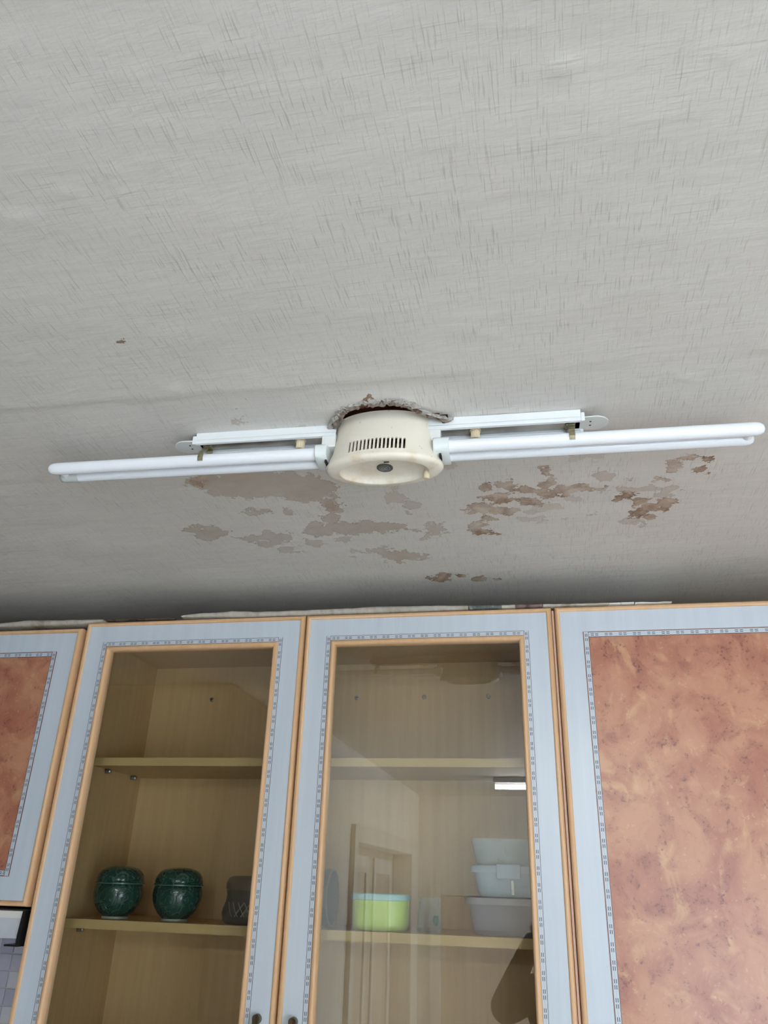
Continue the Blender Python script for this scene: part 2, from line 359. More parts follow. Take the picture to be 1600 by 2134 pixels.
STAINS = [
 (-0.409,1.0132,0.1047,0.0144,-0.0151,0.0435,0,0.9),(-0.489,0.9861,0.0261,0.0036,-0.0114,0.0271,0,1),(-0.3428,1.0387,0.0526,0.0072,-0.0116,0.0399,0,1),(-0.4314,0.9783,0.0439,0.0061,-0.01,0.0266,0,0.9),
 (-0.3182,1.0936,0.0156,0.0021,-0.0099,0.038,0,1.2),(-0.3338,1.1472,0.0105,0.0014,-0.0044,0.0168,0,1.2),(-0.4408,1.1047,0.0177,0.0023,-0.0031,0.0089,0,1.1),(-0.3989,1.1121,0.0048,0.0006,-0.0023,0.0072,0,0.9),
 (-0.5623,1.1824,0.0303,0.0039,-0.0117,0.0282,0,1),(-0.5934,1.1596,0.012,0.0015,-0.0043,0.0098,0,1.1),(-0.5738,1.1416,0.0051,0.0007,-0.0025,0.0057,0,1.1),(-0.5008,1.2117,0.0174,0.0022,-0.0068,0.0187,0,0.9),
 (-0.4516,1.2136,0.0259,0.0033,-0.0082,0.0249,0,0.9),(-0.4717,1.233,0.0176,0.0022,-0.0043,0.0128,0,0.9),(-0.449,1.2767,0.018,0.0022,-0.0042,0.0135,0,0.8),(-0.3904,1.2498,0.0175,0.0022,-0.0042,0.0151,0,0.8),
 (-0.3663,1.1949,0.0252,0.0032,-0.0071,0.026,0,1),(-0.309,1.19,0.0497,0.0064,-0.0065,0.0276,0,1),(-0.2504,1.1935,0.0394,0.0051,-0.0042,0.0216,0,1),(-0.273,1.1806,0.0245,0.0032,-0.0033,0.0155,0,1),
 (-0.2527,1.3219,0.0312,0.0038,-0.0059,0.0324,0,1),(-0.2784,1.2908,0.0246,0.003,-0.0023,0.0112,0,0.8),(-0.2297,1.32,0.0222,0.0027,-0.0027,0.0161,0,0.9),(-0.3295,1.2961,0.0044,0.0005,-0.0021,0.0091,0,0.7),
 (-0.1922,1.1194,0.0108,0.0014,-0.0029,0.0176,0,0.8),(-0.213,1.0816,0.0128,0.0017,-0.0034,0.0183,0,0.6),(-0.1659,1.2144,0.0164,0.0021,-0.0033,0.0239,0,0.8),(-0.1802,1.227,0.0066,0.0008,-0.0023,0.0163,0,0.8),
 (-0.3315,1.2331,0.0086,0.0011,-0.0026,0.0105,0,0.7),(-0.3618,1.1631,0.0099,0.0013,-0.0027,0.0096,0,0.9),(0.0177,1.1474,0.0189,0.0025,-0.0002,0.0142,0,0.5),(0.0624,1.1273,0.0133,0.0018,0.0002,0.012,0,0.5),
 (-0.0017,1.1665,0.0077,0.001,-0.0002,0.0073,0,0.6),(0.0055,1.1916,0.0195,0.0026,-0.0002,0.0075,0,0.5),(0.0977,1.1814,0.0068,0.0009,0.0002,0.0055,0,0.6),(-0.1177,0.9892,0.0097,0.0014,-0.0014,0.0114,0,0.5),
 (0.0696,0.9902,0.008,0.0011,0.0003,0.0111,0,0.4),(0.0924,0.9866,0.0092,0.0013,0.0006,0.0137,0,0.4),(0.1037,1.0528,0.0166,0.0023,0.0008,0.0152,0,0.8),(0.1545,1.1034,0.0341,0.0047,0.0006,0.0065,0,0.7),
 (0.1651,1.2238,0.017,0.0022,0.001,0.0116,0,0.7),(0.2097,1.1109,0.0127,0.0017,0.001,0.0082,0,0.7),(0.203,1.1295,0.0143,0.0019,0.0016,0.0134,0,0.7),(-0.371,0.8177,0.0032,0.0005,-0.0042,0.0112,0,0.7),
 (-0.375,0.8375,0.0032,0.0005,-0.0017,0.0046,0,0.6),(-0.3315,1.0403,0.0075,0.001,-0.0022,0.008,0,1),(-0.2155,1.3336,0.0178,0.0022,-0.0015,0.0094,0,0.8),(-0.0714,1.0725,0.0087,0.0012,-0.0008,0.0097,0,0.7),
 (-0.2926,0.8657,0.013,0.0019,-0.0017,0.006,0,0.5),(-0.4345,0.8907,0.0205,0.003,-0.0031,0.0077,0,0.5),(-0.0699,1.0727,0.0124,0.0017,-0.0009,0.0113,1,0.7),(-0.0331,1.0681,0.0158,0.0022,-0.001,0.0191,1,0.8),
 (-0.014,1.0803,0.0203,0.0028,-0.0004,0.0097,1,0.9),(-0.0481,1.1005,0.0222,0.003,-0.0012,0.0201,1,0.9),(-0.0419,1.1219,0.0225,0.003,-0.0009,0.0155,1,1),(-0.0119,1.1242,0.0187,0.0025,-0.0005,0.0138,1,0.9),
 (-0.0814,1.1396,0.0214,0.0029,-0.0013,0.016,1,0.7),(-0.0436,1.1536,0.0184,0.0024,-0.001,0.018,1,0.8),(-0.0702,1.1779,0.011,0.0014,-0.0008,0.0112,1,1.1),(-0.0592,1.1552,0.0077,0.001,-0.001,0.0145,1,1.1),
 (0.0121,1.124,0.0149,0.002,-0.0002,0.0103,1,0.6),(0.0258,1.073,0.0171,0.0024,-0.0001,0.0143,1,0.8),(0.0437,1.0915,0.0231,0.0032,0.0001,0.0179,1,0.8),(0.0365,1.107,0.0102,0.0014,0.0,0.0117,1,1),
 (0.0794,1.0867,0.0171,0.0023,0.0003,0.008,1,0.9),(0.0183,1.1012,0.0058,0.0008,-0.0001,0.0099,1,0.9),(0.0054,1.0895,0.0058,0.0008,-0.0002,0.0082,1,0.8),(0.0274,1.0331,0.0097,0.0014,-0.0001,0.0134,1,0.8),
 (0.0294,1.0547,0.007,0.001,-0.0,0.0062,1,0.6),(0.1459,1.1285,0.0174,0.0024,0.0009,0.0118,1,1.4),(0.1652,1.1429,0.0175,0.0024,0.0014,0.0155,1,1.2),(0.2075,1.1675,0.0206,0.0028,0.0026,0.0213,1,1.1),
 (0.1897,1.1703,0.0222,0.003,0.0017,0.016,1,1.1),(0.2134,1.1562,0.0109,0.0015,0.002,0.0157,1,1),(0.1738,1.1951,0.0151,0.002,0.0014,0.0148,1,1.4),(0.1862,1.2078,0.0107,0.0014,0.0012,0.0113,1,1.1),
 (0.2062,1.032,0.0106,0.0015,0.0019,0.0145,1,0.7),(0.2236,1.0176,0.017,0.0024,0.0015,0.0099,1,0.8),(0.2456,1.0194,0.0111,0.0016,0.0012,0.007,1,1.1),(0.2426,1.0573,0.0121,0.0017,0.0017,0.0105,1,0.9),
 (0.2109,1.0573,0.0081,0.0011,0.001,0.0075,1,0.6),(0.1946,1.0775,0.0097,0.0013,0.0011,0.0093,1,0.7),(0.1409,1.0655,0.0035,0.0005,0.0005,0.0062,1,0.8),(-0.0954,1.2115,0.0113,0.0015,-0.0016,0.0177,1,0.7),
 (-0.0827,1.2353,0.0163,0.0021,-0.001,0.0122,1,1),(-0.0717,1.2429,0.0082,0.001,-0.0006,0.0082,1,0.9),(-0.1947,1.448,0.0133,0.0015,-0.0022,0.016,1,1.3),(-0.1744,1.4395,0.0132,0.0015,-0.0019,0.0158,1,1.2),
 (-0.1075,1.4553,0.0132,0.0015,-0.0011,0.0133,1,1.2),(-0.07,1.4597,0.0047,0.0005,-0.0002,0.004,1,1.3),(-0.1432,1.4325,0.0037,0.0004,-0.0005,0.0052,1,1.2),(-0.4989,0.9815,0.0067,0.0009,-0.0077,0.018,1,0.7),
 (-0.3173,1.0902,0.0078,0.001,-0.0054,0.0206,1,0.4),(-0.4487,0.642,0.0017,0.0003,-0.0009,0.0016,1,1),(-0.1935,0.8077,0.0024,0.0004,-0.0009,0.0043,1,1.2),]

# ---------------------------------------------------------------- room shell
def noise2(x, y, seed=0):
    r = np.random.default_rng(seed); g = r.random((257, 257))
    xi = np.floor(x).astype(int); yi = np.floor(y).astype(int); fx = x-xi; fy = y-yi
    fx = fx*fx*(3-2*fx); fy = fy*fy*(3-2*fy); xi %= 256; yi %= 256
    xj = (xi+1) % 256; yj = (yi+1) % 256
    return (g[xi, yi]*(1-fx)+g[xj, yi]*fx)*(1-fy)+(g[xi, yj]*(1-fx)+g[xj, yj]*fx)*fy - .5
def fbm(x, y, seed, o=4):
    return sum(noise2(x*2**k+17*k, y*2**k+31*k, seed+k)*.5**k for k in range(o))

LAMP = Vector((-.190, .876, CEIL)); LROT = math.radians(1.7)
lu = Vector((math.cos(LROT), math.sin(LROT), 0)); lv = Vector((-math.sin(LROT), math.cos(LROT), 0))
# torn hole around the lamp, in the lamp's own axes
HOLE = [(-.0635, -.0138), (-.056, -.029), (-.049, -.041), (-.043, -.050), (-.035, -.0575), (-.022, -.0615), (-.009, -.0635), (.004, -.0655), (.0165, -.066), (.027, -.064),
        (.035, -.061), (.043, -.054), (.050, -.046), (.0615, -.033), (.076, -.0236), (.0885, -.0188), (.080, -.012), (.066, -.006), (.058, .010), (.040, .022), (0, .028), (-.040, .022), (-.058, .006)]
def in_poly(x, y, P):
    c = np.zeros_like(x, bool); n = len(P)
    for i in range(n):
        (x1, y1), (x2, y2) = P[i], P[(i+1) % n]
        k = ((y1 > y) != (y2 > y)) & (x < (x2-x1)*(y-y1)/((y2-y1) or 1e-9)+x1); c ^= k
    return c
GX0, GX1, GY0, GY1, STEP = -1.5, 1.0, .08, 1.78, .005
nx = int(round((GX1-GX0)/STEP))+1; ny = int(round((GY1-GY0)/STEP))+1
gx, gy = np.meshgrid(np.linspace(GX0, GX1, nx), np.linspace(GY0, GY1, ny))
X, Y = gx.ravel(), gy.ravel()
def sdf(kind):
    s = np.full(X.shape, -.05); am = np.zeros(X.shape)
    for cx, cy, ax, ay, bx, by, k, st in STAINS:
        if k != kind: continue
        det = ax*by-ay*bx; dx, dy = X-cx, Y-cy
        a = (dx*by-dy*bx)/det; b = (ax*dy-ay*dx)/det
        r = np.sqrt(a*a+b*b); m = min(math.hypot(ax, ay), math.hypot(bx, by)); d = (1-r)*m*1.0
        am = np.where((d > s) & (d > -.03), st, am); s = np.maximum(s, d)
    return s, am
peel, peel_a = sdf(0); stain, stain_a = sdf(1)
fade = np.clip(np.minimum.reduce([X-GX0, GX1-X, Y-GY0, GY1-Y])/.06, 0, 1)
ys = np.interp(X, [-.70, -.41, -.17, .07, .27, .6], [.752, .760, .767, .771, .773, .775]) + .006*fbm(X*14, X*0+3, 50, 3)
dseam = Y-ys
lift = np.where(dseam < 0, np.exp(dseam/.028), np.exp(-dseam/.007))*np.clip(.6+1.6*fbm(X*5, X*0, 60, 3), .15, 1.3)
dz = -.0020*lift*np.clip((X+1.1)/.4, .15, 1)
dz += .0016*fbm(X*4, Y*13, 11, 4) + .0050*fbm(X*1.5, Y*2.2, 21, 3)
for k in range(70):           # little air bubbles under the paper
    bx_, by_ = rng.uniform(-1.0, .6), rng.uniform(.15, 1.3); r_ = rng.uniform(.004, .009); 
    dz += -rng.uniform(.0006, .0018)*np.exp(-(((X-bx_)/(r_*1.3))**2+((Y-by_)/r_)**2))
hu = (X-LAMP.x)*lu.x+(Y-LAMP.y)*lu.y; hv = (X-LAMP.x)*lv.x+(Y-LAMP.y)*lv.y
rr = np.hypot(hu/1.3, hv); dz += -.006*np.exp(-(np.maximum(rr-.055, 0)/.028)**2)*(hv < .02)
flat = 1-np.clip(1-np.maximum(np.abs(hu)-.30, (np.abs(hv-.003)-.022))/.035, 0, 1); dz = np.where(dz < 0, dz*flat, dz)
Z = CEIL + dz*fade
ragx = hu+.004*fbm(X*120, Y*120, 71, 3); ragy = hv+.004*fbm(X*120, Y*120, 81, 3)
hole = in_poly(ragx, ragy, HOLE)
idx = np.arange(nx*ny).reshape(ny, nx)
q = np.stack([idx[:-1, :-1], idx[1:, :-1], idx[1:, 1:], idx[:-1, 1:]], -1).reshape(-1, 4)
q = q[~hole[q].any(1)]
RX0, RX1, RY0, RY1 = -2.2, 1.8, -2.7, WALL
ov = [(RX0, RY0), (RX1, RY0), (RX1, RY1), (RX0, RY1)]; n0 = nx*ny
vs = np.concatenate([np.stack([X, Y, Z], 1), np.array([(x, y, CEIL) for x, y in ov] + [(GX0, GY0, CEIL), (GX1, GY0, CEIL), (GX1, GY1, CEIL), (GX0, GY1, CEIL)])])
fs = [tuple(int(i) for i in f) for f in q]
for i in range(4): fs.append((n0+i, n0+4+i, n0+4+(i+1) % 4, n0+(i+1) % 4))
me = bpy.data.meshes.new('ceiling'); me.from_pydata([tuple(v) for v in vs], [], fs)
for nm, arr in (('peel', peel), ('stain', stain), ('peel_amount', peel_a), ('stain_amount', stain_a)):
    at = me.attributes.new(nm, 'FLOAT', 'POINT'); d = np.full(len(vs), -.05 if 'amount' not in nm else 0., np.float32); d[:n0] = arr; at.data.foreach_set('value', d)
me.materials.append(M['ceiling paper']); me.shade_smooth(); me.update()
ceiling = bpy.data.objects.new('ceiling', me); COL.objects.link(ceiling); ceiling['kind'] = 'structure'; W[ceiling] = Vector((0, 0, 0))
def P(u, v, z=0.): return LAMP+lu*u+lv*v+Vector((0, 0, z))
# ragged rim of torn paper and plaster, and the board seen through the hole
def rim(off0, off1, zz, seed, jag, part=None):
    bm = B(); r = random.Random(seed); n = len(HOLE); pts = []
    for i in range(n):
        a, b = HOLE[i], HOLE[(i+1) % n]
        for k in range(4): t = k/4; pts.append((a[0]+(b[0]-a[0])*t, a[1]+(b[1]-a[1])*t))
    m = len(pts); L = []
    for j, (o, z) in enumerate(zip((off0, (off0+off1)/2, off1), zz)):
        row = []
        for i, (u, v) in enumerate(pts):
            d = Vector((u-.005, v+.012)); d.normalize(); e = r.uniform(-jag, jag)*(1 if j != 1 else .5)
            row.append(bm.verts.new(P(u+d.x*(o+e), v+d.y*(o+e), z+r.uniform(-.0012, .0012))))
        L.append(row)
    for a, b in zip(L, L[1:]):
        for i in range(m): bm.faces.new((a[i], a[(i+1) % m], b[(i+1) % m], b[i]))
    bmesh.ops.solidify(bm, geom=bm.faces[:], thickness=.0012)
    return bm
obj('torn_paper_rim', rim(-.0075, .0062, (.0005, -.0085, -.0062), 3, .0034), 'torn paper', ceiling, label='brown torn paper edge of the ceiling hole')
obj('plaster_flakes', rim(.0050, .0092, (-.0076, -.0068, -.0045), 8, .0030), 'white plaster', ceiling, label='white flaking edge of the ceiling hole')
bm = B(); c0 = [P(u*1.16, (v+.012)*1.2-.012, .0) for u, v in HOLE]
loft(bm, [c0, [p+Vector((0, 0, .03)) for p in c0]], False, True); obj('exposed_board', bm, 'red board', ceiling, label='reddish brown board inside the ceiling hole')

def wall(name, bm, mat='wall paint'): return obj(name, bm, mat, kind='structure')
wall('floor', box(B(), RX0, RX1, RY0, RY1, FLOOR-.05, FLOOR), 'floor vinyl')
wb = wall('wall_back', box(B(), RX0-.05, RX1+.05, WALL, WALL+.08, FLOOR, CEIL+.05))
fx0, fx1, fz0, fz1 = .30, 1.72, -1.62, .15            # added window behind the camera, out of view, to light the cabinets
bm = B(); box(bm, RX0-.05, fx0, RY0-.08, RY0, FLOOR, CEIL+.05); box(bm, fx1, RX1+.05, RY0-.08, RY0, FLOOR, CEIL+.05)
box(bm, fx0, fx1, RY0-.08, RY0, FLOOR, fz0); box(bm, fx0, fx1, RY0-.08, RY0, fz1, CEIL+.05)
wall('wall_front', bm)
bm = B()
for a, b, c, d_ in ((fx0, fx1, fz0, fz0+.05), (fx0, fx1, fz1-.05, fz1), (fx0, fx0+.05, fz0, fz1), (fx1-.05, fx1, fz0, fz1), ((fx0+fx1)/2-.03, (fx0+fx1)/2+.03, fz0, fz1)):
    box(bm, a, b, RY0-.06, RY0-.01, c, d_, .004)
wall('added_window_1', bm, 'frame white')
wall('wall_left', box(B(), RX0-.05, RX0, RY0, WALL, FLOOR, CEIL+.05))
LW = -.87
bm = B()                       # partition left of the camera with a wide framed opening; its door leaf stands recessed
oy0, oy1, oz = -2.30, -.80, .165
box(bm, LW-.14, LW, oy1, -.30, FLOOR, CEIL+.004); box(bm, LW-.14, LW, RY0, oy0, FLOOR, CEIL+.004); box(bm, LW-.14, LW, oy0, oy1, oz, CEIL+.004)
wall('wall_partition', bm)
bm = B(); w = .07
for a in ((oy1-.001, oy1+w), (oy0-w, oy0+.001)): box(bm, LW-.15, LW+.022, *a, FLOOR, oz+w, .004)
box(bm, LW-.15, LW+.022, oy0, oy1, oz-.001, oz+w, .004)
wall('trim_1', bm, 'frame white')
bm = B(); box(bm, LW-.135, LW-.10, oy0, oy1, FLOOR, oz-.002); d1 = wall('door_1', bm, 'door beige')
for yy in (-1.95, -1.30):
    bm = B(); box(bm, LW-.108, LW-.088, yy-.25, yy-.20, FLOOR+.1, oz-.04, .003); box(bm, LW-.108, LW-.088, yy+.20, yy+.25, FLOOR+.1, oz-.04, .003)
    box(bm, LW-.108, LW-.088, yy-.20, yy+.20, oz-.12, oz-.04, .003); box(bm, LW-.108, LW-.088, yy-.20, yy+.20, -1.0, -.88, .003)
    obj('door_leaf_frame', bm, 'frame white', d1, label='pale raised leaf frame')
bm = B(); box(bm, -.79, -.72, RY0, RY0+.03, FLOOR, .0, .004); box(bm, .12, .19, RY0, RY0+.03, FLOOR, .0, .004); box(bm, -.72, .12, RY0, RY0+.03, -.06, .0, .004)
wall('trim_2', bm, 'frame white')
d2 = wall('door_2', box(B(), -.72, .12, RY0, RY0+.012, FLOOR, -.061), 'frame beige')
obj('door_handle', box(B(), .04, .06, RY0+.012, RY0+.05, -.80, -.68, .004), 'screw steel', d2)
wy0, wy1, wz0, wz1 = -2.45, -.75, -1.62, -.10        # added low window in the right wall, unseen, to brighten the ceiling
bm = B(); box(bm, RX1, RX1+.08, RY0, wy0, FLOOR, CEIL+.05); box(bm, RX1, RX1+.08, wy1, WALL, FLOOR, CEIL+.05)
box(bm, RX1, RX1+.08, wy0, wy1, FLOOR, wz0); box(bm, RX1, RX1+.08, wy0, wy1, wz1, CEIL+.05)
wall('wall_right', bm)
bm = B()
for a, b, c, d_ in ((wy0, wy1, wz0, wz0+.05), (wy0, wy1, wz1-.05, wz1), (wy0, wy0+.05, wz0, wz1), (wy1-.05, wy1, wz0, wz1), ((wy0+wy1)/2-.03, (wy0+wy1)/2+.03, wz0, wz1)):
    box(bm, RX1+.01, RX1+.06, a, b, c, d_, .004)
wall('added_window_2', bm, 'frame white')

# ---------------------------------------------------------------- wall tiles under the left cabinet
tz0, tz1, ts = -.52, -.0665, .0325
obj('tile_bed', box(B(), -1.50, -.948, WALL-.004, WALL, tz0, tz1), 'grout', wb, label='pale grout bed')
tile_me = {}
k = 0
for r in range(14):
    for c in range(17):
        g = random.Random(r*31+c*7); kk = (g.choice((0, 0, 1, 4)) if (r+c) % 2 else g.choice((2, 3, 3, 1)))
        x1 = -.9485-c*ts; z1 = tz1-.001-r*ts
        if kk not in tile_me:
            bm = box(B(), -ts/2+.0009, ts/2-.0009, -.004, 0, -ts/2+.0009, ts/2-.0009, .0008, 1)
            me = bpy.data.meshes.new('tile'); bm.to_mesh(me); bm.free(); me.materials.append(M['tile glaze %d' % kk]); tile_me[kk] = me
        o = bpy.data.objects.new('tile', tile_me[kk]); COL.objects.link(o); o.parent = wb; o.location = (x1-ts/2, WALL-.0035+g.uniform(-.0004, .0004), z1-ts/2)

# ---------------------------------------------------------------- cabinets
TOP = .4835
def door(parent, x0, x1, z0, z1, kind, handle=None, y=D):
    dr = obj('door', ring(B(), x0, x1, z0, z1, [(.0085, y+.019), (.0085, y), (.0545 if kind == 'glass' else .049, y), (.0545 if kind == 'glass' else .049, y+.019)], True), 'pale wood foil', parent, label='pale grey-blue wood-grain door frame')
    e = [(.010, y+.019), (0, y+.019), (0, y+.004), (.0008, y-.0005), (.0030, y-.0035), (.0055, y-.0042), (.0082, y-.0028), (.0098, y+.0006)]
    auto(obj('edge_moulding', ring(B(), x0, x1, z0, z1, e, True), 'orange beech', dr, label='rounded orange beech edging'), 50)
    if kind == 'glass':
        w = .0092; bo = .044
        obj('inlay_border', border_bm(x0+bo, x1-bo, z0+bo, z1-bo, w, y-.0004), 'inlay print', dr, label='narrow band printed with black dashes')
        i = bo+w
        m = [(i-.001, y+.0005), (i+.0002, y-.0015), (i+.0025, y-.0045), (i+.0055, y-.0050), (i+.0085, y-.0025), (i+.0098, y+.003), (i+.0098, y+.016), (i, y+.016)]
        auto(obj('glass_moulding', ring(B(), x0, x1, z0, z1, m, True), 'orange beech', dr, label='rounded orange beech moulding round the glass'), 50)
        obj('glass_pane', box(B(), x0+i+.003, x1-i-.003, y+.0085, y+.0086, z0+i+.003, z1-i-.003), 'door glass', dr, label='clear glass pane mirroring the room')
    else:
        bo = .050; w = .0098
        obj('inlay_border', border_bm(x0+bo, x1-bo, z0+bo, z1-bo, w, y-.0004), 'inlay print', dr, label='narrow band printed with black dashes')
        i = bo+w-.011
        obj('burl_panel', box(B(), x0+i, x1-i, y+.0004, y+.017, z0+i, z1-i), 'burl foil', dr, label='reddish orange burl wood panel')
    if handle:
        hx, hz = handle; bm = B()
        pts = [(hx, y-.002, hz), (hx, y-.010, hz+.001), (hx, y-.020, hz-.010), (hx, y-.026, hz-.035), (hx, y-.026, hz-.065), (hx, y-.020, hz-.090), (hx, y-.010, hz-.101), (hx, y-.002, hz-.100)]
        tube(bm, pts, [.0075, .007, .006, .0055, .0055, .006, .007, .0075], 12)
        auto(obj('handle', bm, 'bronze handle', dr, label='curved bronze handle'), 60)
    return dr
def carcass(parent, x0, x1, z0, z1, t=.016):
    bm = B(); y0 = D+.0205
    box(bm, x0, x0+t, y0, BACK, z0, z1); box(bm, x1-t, x1, y0, BACK, z0, z1)
    box(bm, x0+t, x1-t, y0, BACK, z1-t, z1); box(bm, x0+t, x1-t, y0, BACK, z0, z0+t)
    obj('carcass', bm, 'beech board', parent)
    obj('back_panel', box(B(), x0+.002, x1-.002, BACK, WALL-.0005, z0+.002, z1-.002), 'beech board', parent)

CB = -.40
cab = thing('glass_cabinet', 'wall cabinet with two glass doors in pale frames, bowls and tubs inside', 'cabinet', (-.459, 1.61, CB))
carcass(cab, -.946, .0285, CB, .478)
door(cab, -.9430, -.4602, CB, TOP, 'glass', (-.4895, -.208))
door(cab, -.4575, .0260, CB, TOP, 'glass', (-.4275, -.209))
SH_T, SH_B = -.0796, -.0958
shelves = []
for zt, zb in ((SH_T, SH_B), (.2195, .2035)):
    bm = box(B(), -.9295, .012, 1.5465, BACK-.001, zb, zt)
    s = obj('shelf', bm, 'beech board', cab); shelves.append(s)
    obj('shelf_edging', box(B(), -.9295, .012, 1.545, 1.5465, zb, zt), 'shelf edge', s, label='yellowish front edging of the shelf')
    for px, py in ((-.9255, 1.60), (-.9255, 1.715)):
        obj('shelf_peg', lathe(B(), [(.0045, -.004), (.0045, .007), (.003, .009)], (px, py, zb-.0045), 12, axis='x'), 'screw steel', s)
for sx in (-.776, -.420, -.263, -.1175):
    bm = lathe(B(), [(.0052, BACK), (.0050, BACK-.0016), (.0030, BACK-.0028)], (sx, 0, .384), 16, axis='y')
    o = obj('screw', bm, 'screw steel', cab)
    obj('screw_slot', box(B(), sx-.003, sx+.003, BACK-.0032, BACK-.0027, .3834, .3846), 'dark hole', o)

rc = thing('burl_cabinet', 'tall wall cabinet with one large burl panel door, right of the glass doors', 'cabinet', (.34, 1.61, CB))
carcass(rc, .0295, .64, CB, .478)
obj('filler_strip', box(B(), .0268, .0305, 1.4530, 1.4700, CB, .4780), 'pink beech', rc, label='narrow pinkish filler strip beside the door')
door(rc, .0318, .638, CB, TOP, 'burl', (.60, -.209))
lc = thing('burl_cabinet', 'short wall cabinet with orange burl door above the extractor hood', 'cabinet', (-1.19, 1.61, -.052))
carcass(lc, -1.44, -.948, -.052, .4735)
door(lc, -1.437, -.9495, -.0590, .4695, 'burl', None, D-.006)

# extractor hood under the short cabinet
hd = thing('extractor_hood', 'slim grey extractor hood with black end bracket under the short cabinet', 'hood', (-1.2, 1.6, -.112))
auto(obj('housing', box(B(), -1.43, -.956, 1.452, 1.77, -.112, -.0665, .003), 'hood metal', hd), 40)
obj('front_lip', box(B(), -1.43, -.9565, 1.448, 1.453, -.0785, -.0665, .001), 'frame white', hd, label='pale upper lip')
bm = B(); pr_ = [(-.9560, -.0655), (-.9505, -.0655), (-.9505, -.122), (-.9575, -.122), (-.9585, -.105)]
loft(bm, [[(x_, 1.446, z_) for x_, z_ in pr_], [(x_, 1.480, z_) for x_, z_ in pr_]])
obj('end_bracket', bm, 'black plastic', hd, label='black plastic end bracket')
obj('bracket_foot', box(B(), -.980, -.9515, 1.444, 1.480, -.1235, -.1200, .001), 'black plastic', hd, label='thin black foot of the bracket')

# ---------------------------------------------------------------- paper lying on the cabinets
def paper_wad(name, label, cat, stations, mat, seed, y0=1.443, y1=1.60, group=None, segs=None):
    """folded sheet lying on the cabinet top: stations (x, z bottom, z top); its rounded front fold follows them"""
    xs = [s[0] for s in stations]; zb = [s[1] for s in stations]; zt = [s[2] for s in stations]
    r = np.random.default_rng(seed); n = max(4, int((xs[-1]-xs[0])/.012)); bm = B(); loops = []; mats = []
    for i in range(n+1):
        x = xs[0]+(xs[-1]-xs[0])*i/n; b = float(np.interp(x, xs, zb)); t = float(np.interp(x, xs, zt)); t += float(r.uniform(-.0005, .0005))
        h = t-b; yo = float(r.uniform(-.001, .001)); lp = []
        for k in range(9):
            a = -math.pi/2+math.pi*k/8; lp.append((x, y0+yo+h/2*(1-math.cos(a)), b+h/2*(1+math.sin(a))))
        lp += [(x, y0+.05, t-.001), (x, y1, t-.0015-h*.1), (x, y1, b), (x, y0+.05, b)]
        loops.append(lp)
    loft(bm, loops)
    o = obj(name, bm, mat); auto(o, 50)
    if segs:
        for x0, x1, mi in segs:
            for p in o.data.polygons:
                if x0 <= p.center.x < x1: p.material_index = mi
    o['label'] = label; o['category'] = cat
    if group: o['group'] = group
    return o
b0 = .4842
paper_wad('folded_paper', 'grey-brown folded paper on the short cabinet above the burl door', 'paper', [(-1.43, .4790, .489), (-1.15, .4790, .4885), (-1.09, .4790, .4932), (-1.0, .4790, .4905), (-.952, .4800, .4895), (-.905, .4842, .4870)], ['paper grey'], 1)
paper_wad('paper_scrap', 'dark brown flattened scrap on the cabinet top left of the white roll', 'paper', [(-.899, b0, .4874), (-.86, b0, .4866), (-.80, b0, .4870), (-.742, b0, .4852)], ['paper dark'], 2)
paper_wad('paper_roll', 'long off-white paper roll with raised left tip on the glass cabinet', 'paper', [(-.728, .4875, .4905), (-.70, .4866, .4945), (-.64, .4858, .4960), (-.612, b0, .4984), (-.57, b0, .4945), (-.455, b0, .4938), (-.36, b0, .4952), (-.297, b0, .4968), (-.20, b0, .4945), (-.131, b0, .4915)], ['paper white'], 3)
paper_wad('old_newspaper', 'folded newspaper with dark green and reddish print over the right glass door', 'newspaper', [(-.130, b0, .4912), (-.06, b0, .4902), (.010, b0, .4895)], ['paper grey', 'print green', 'print red'], 4, segs=[(-.130, -.060, 1), (-.047, .012, 2)])
paper_wad('paper_strip', 'pale thin strip with dark underside tapering above the large burl door', 'paper', [(.0115, b0, .4894), (.06, b0, .4882), (.132, b0, .4872)], ['paper grey'], 5)
paper_wad('paper_slip', 'small clean white slip on the tall burl cabinet', 'paper', [(.133, b0, .4874), (.178, b0, .4868)], ['paper clean'], 6)
paper_wad('paper_slip', 'thin greenish slip at the far right end of the papers', 'paper', [(.180, b0, .4866), (.245, b0, .4852)], ['tab enamel'], 7)

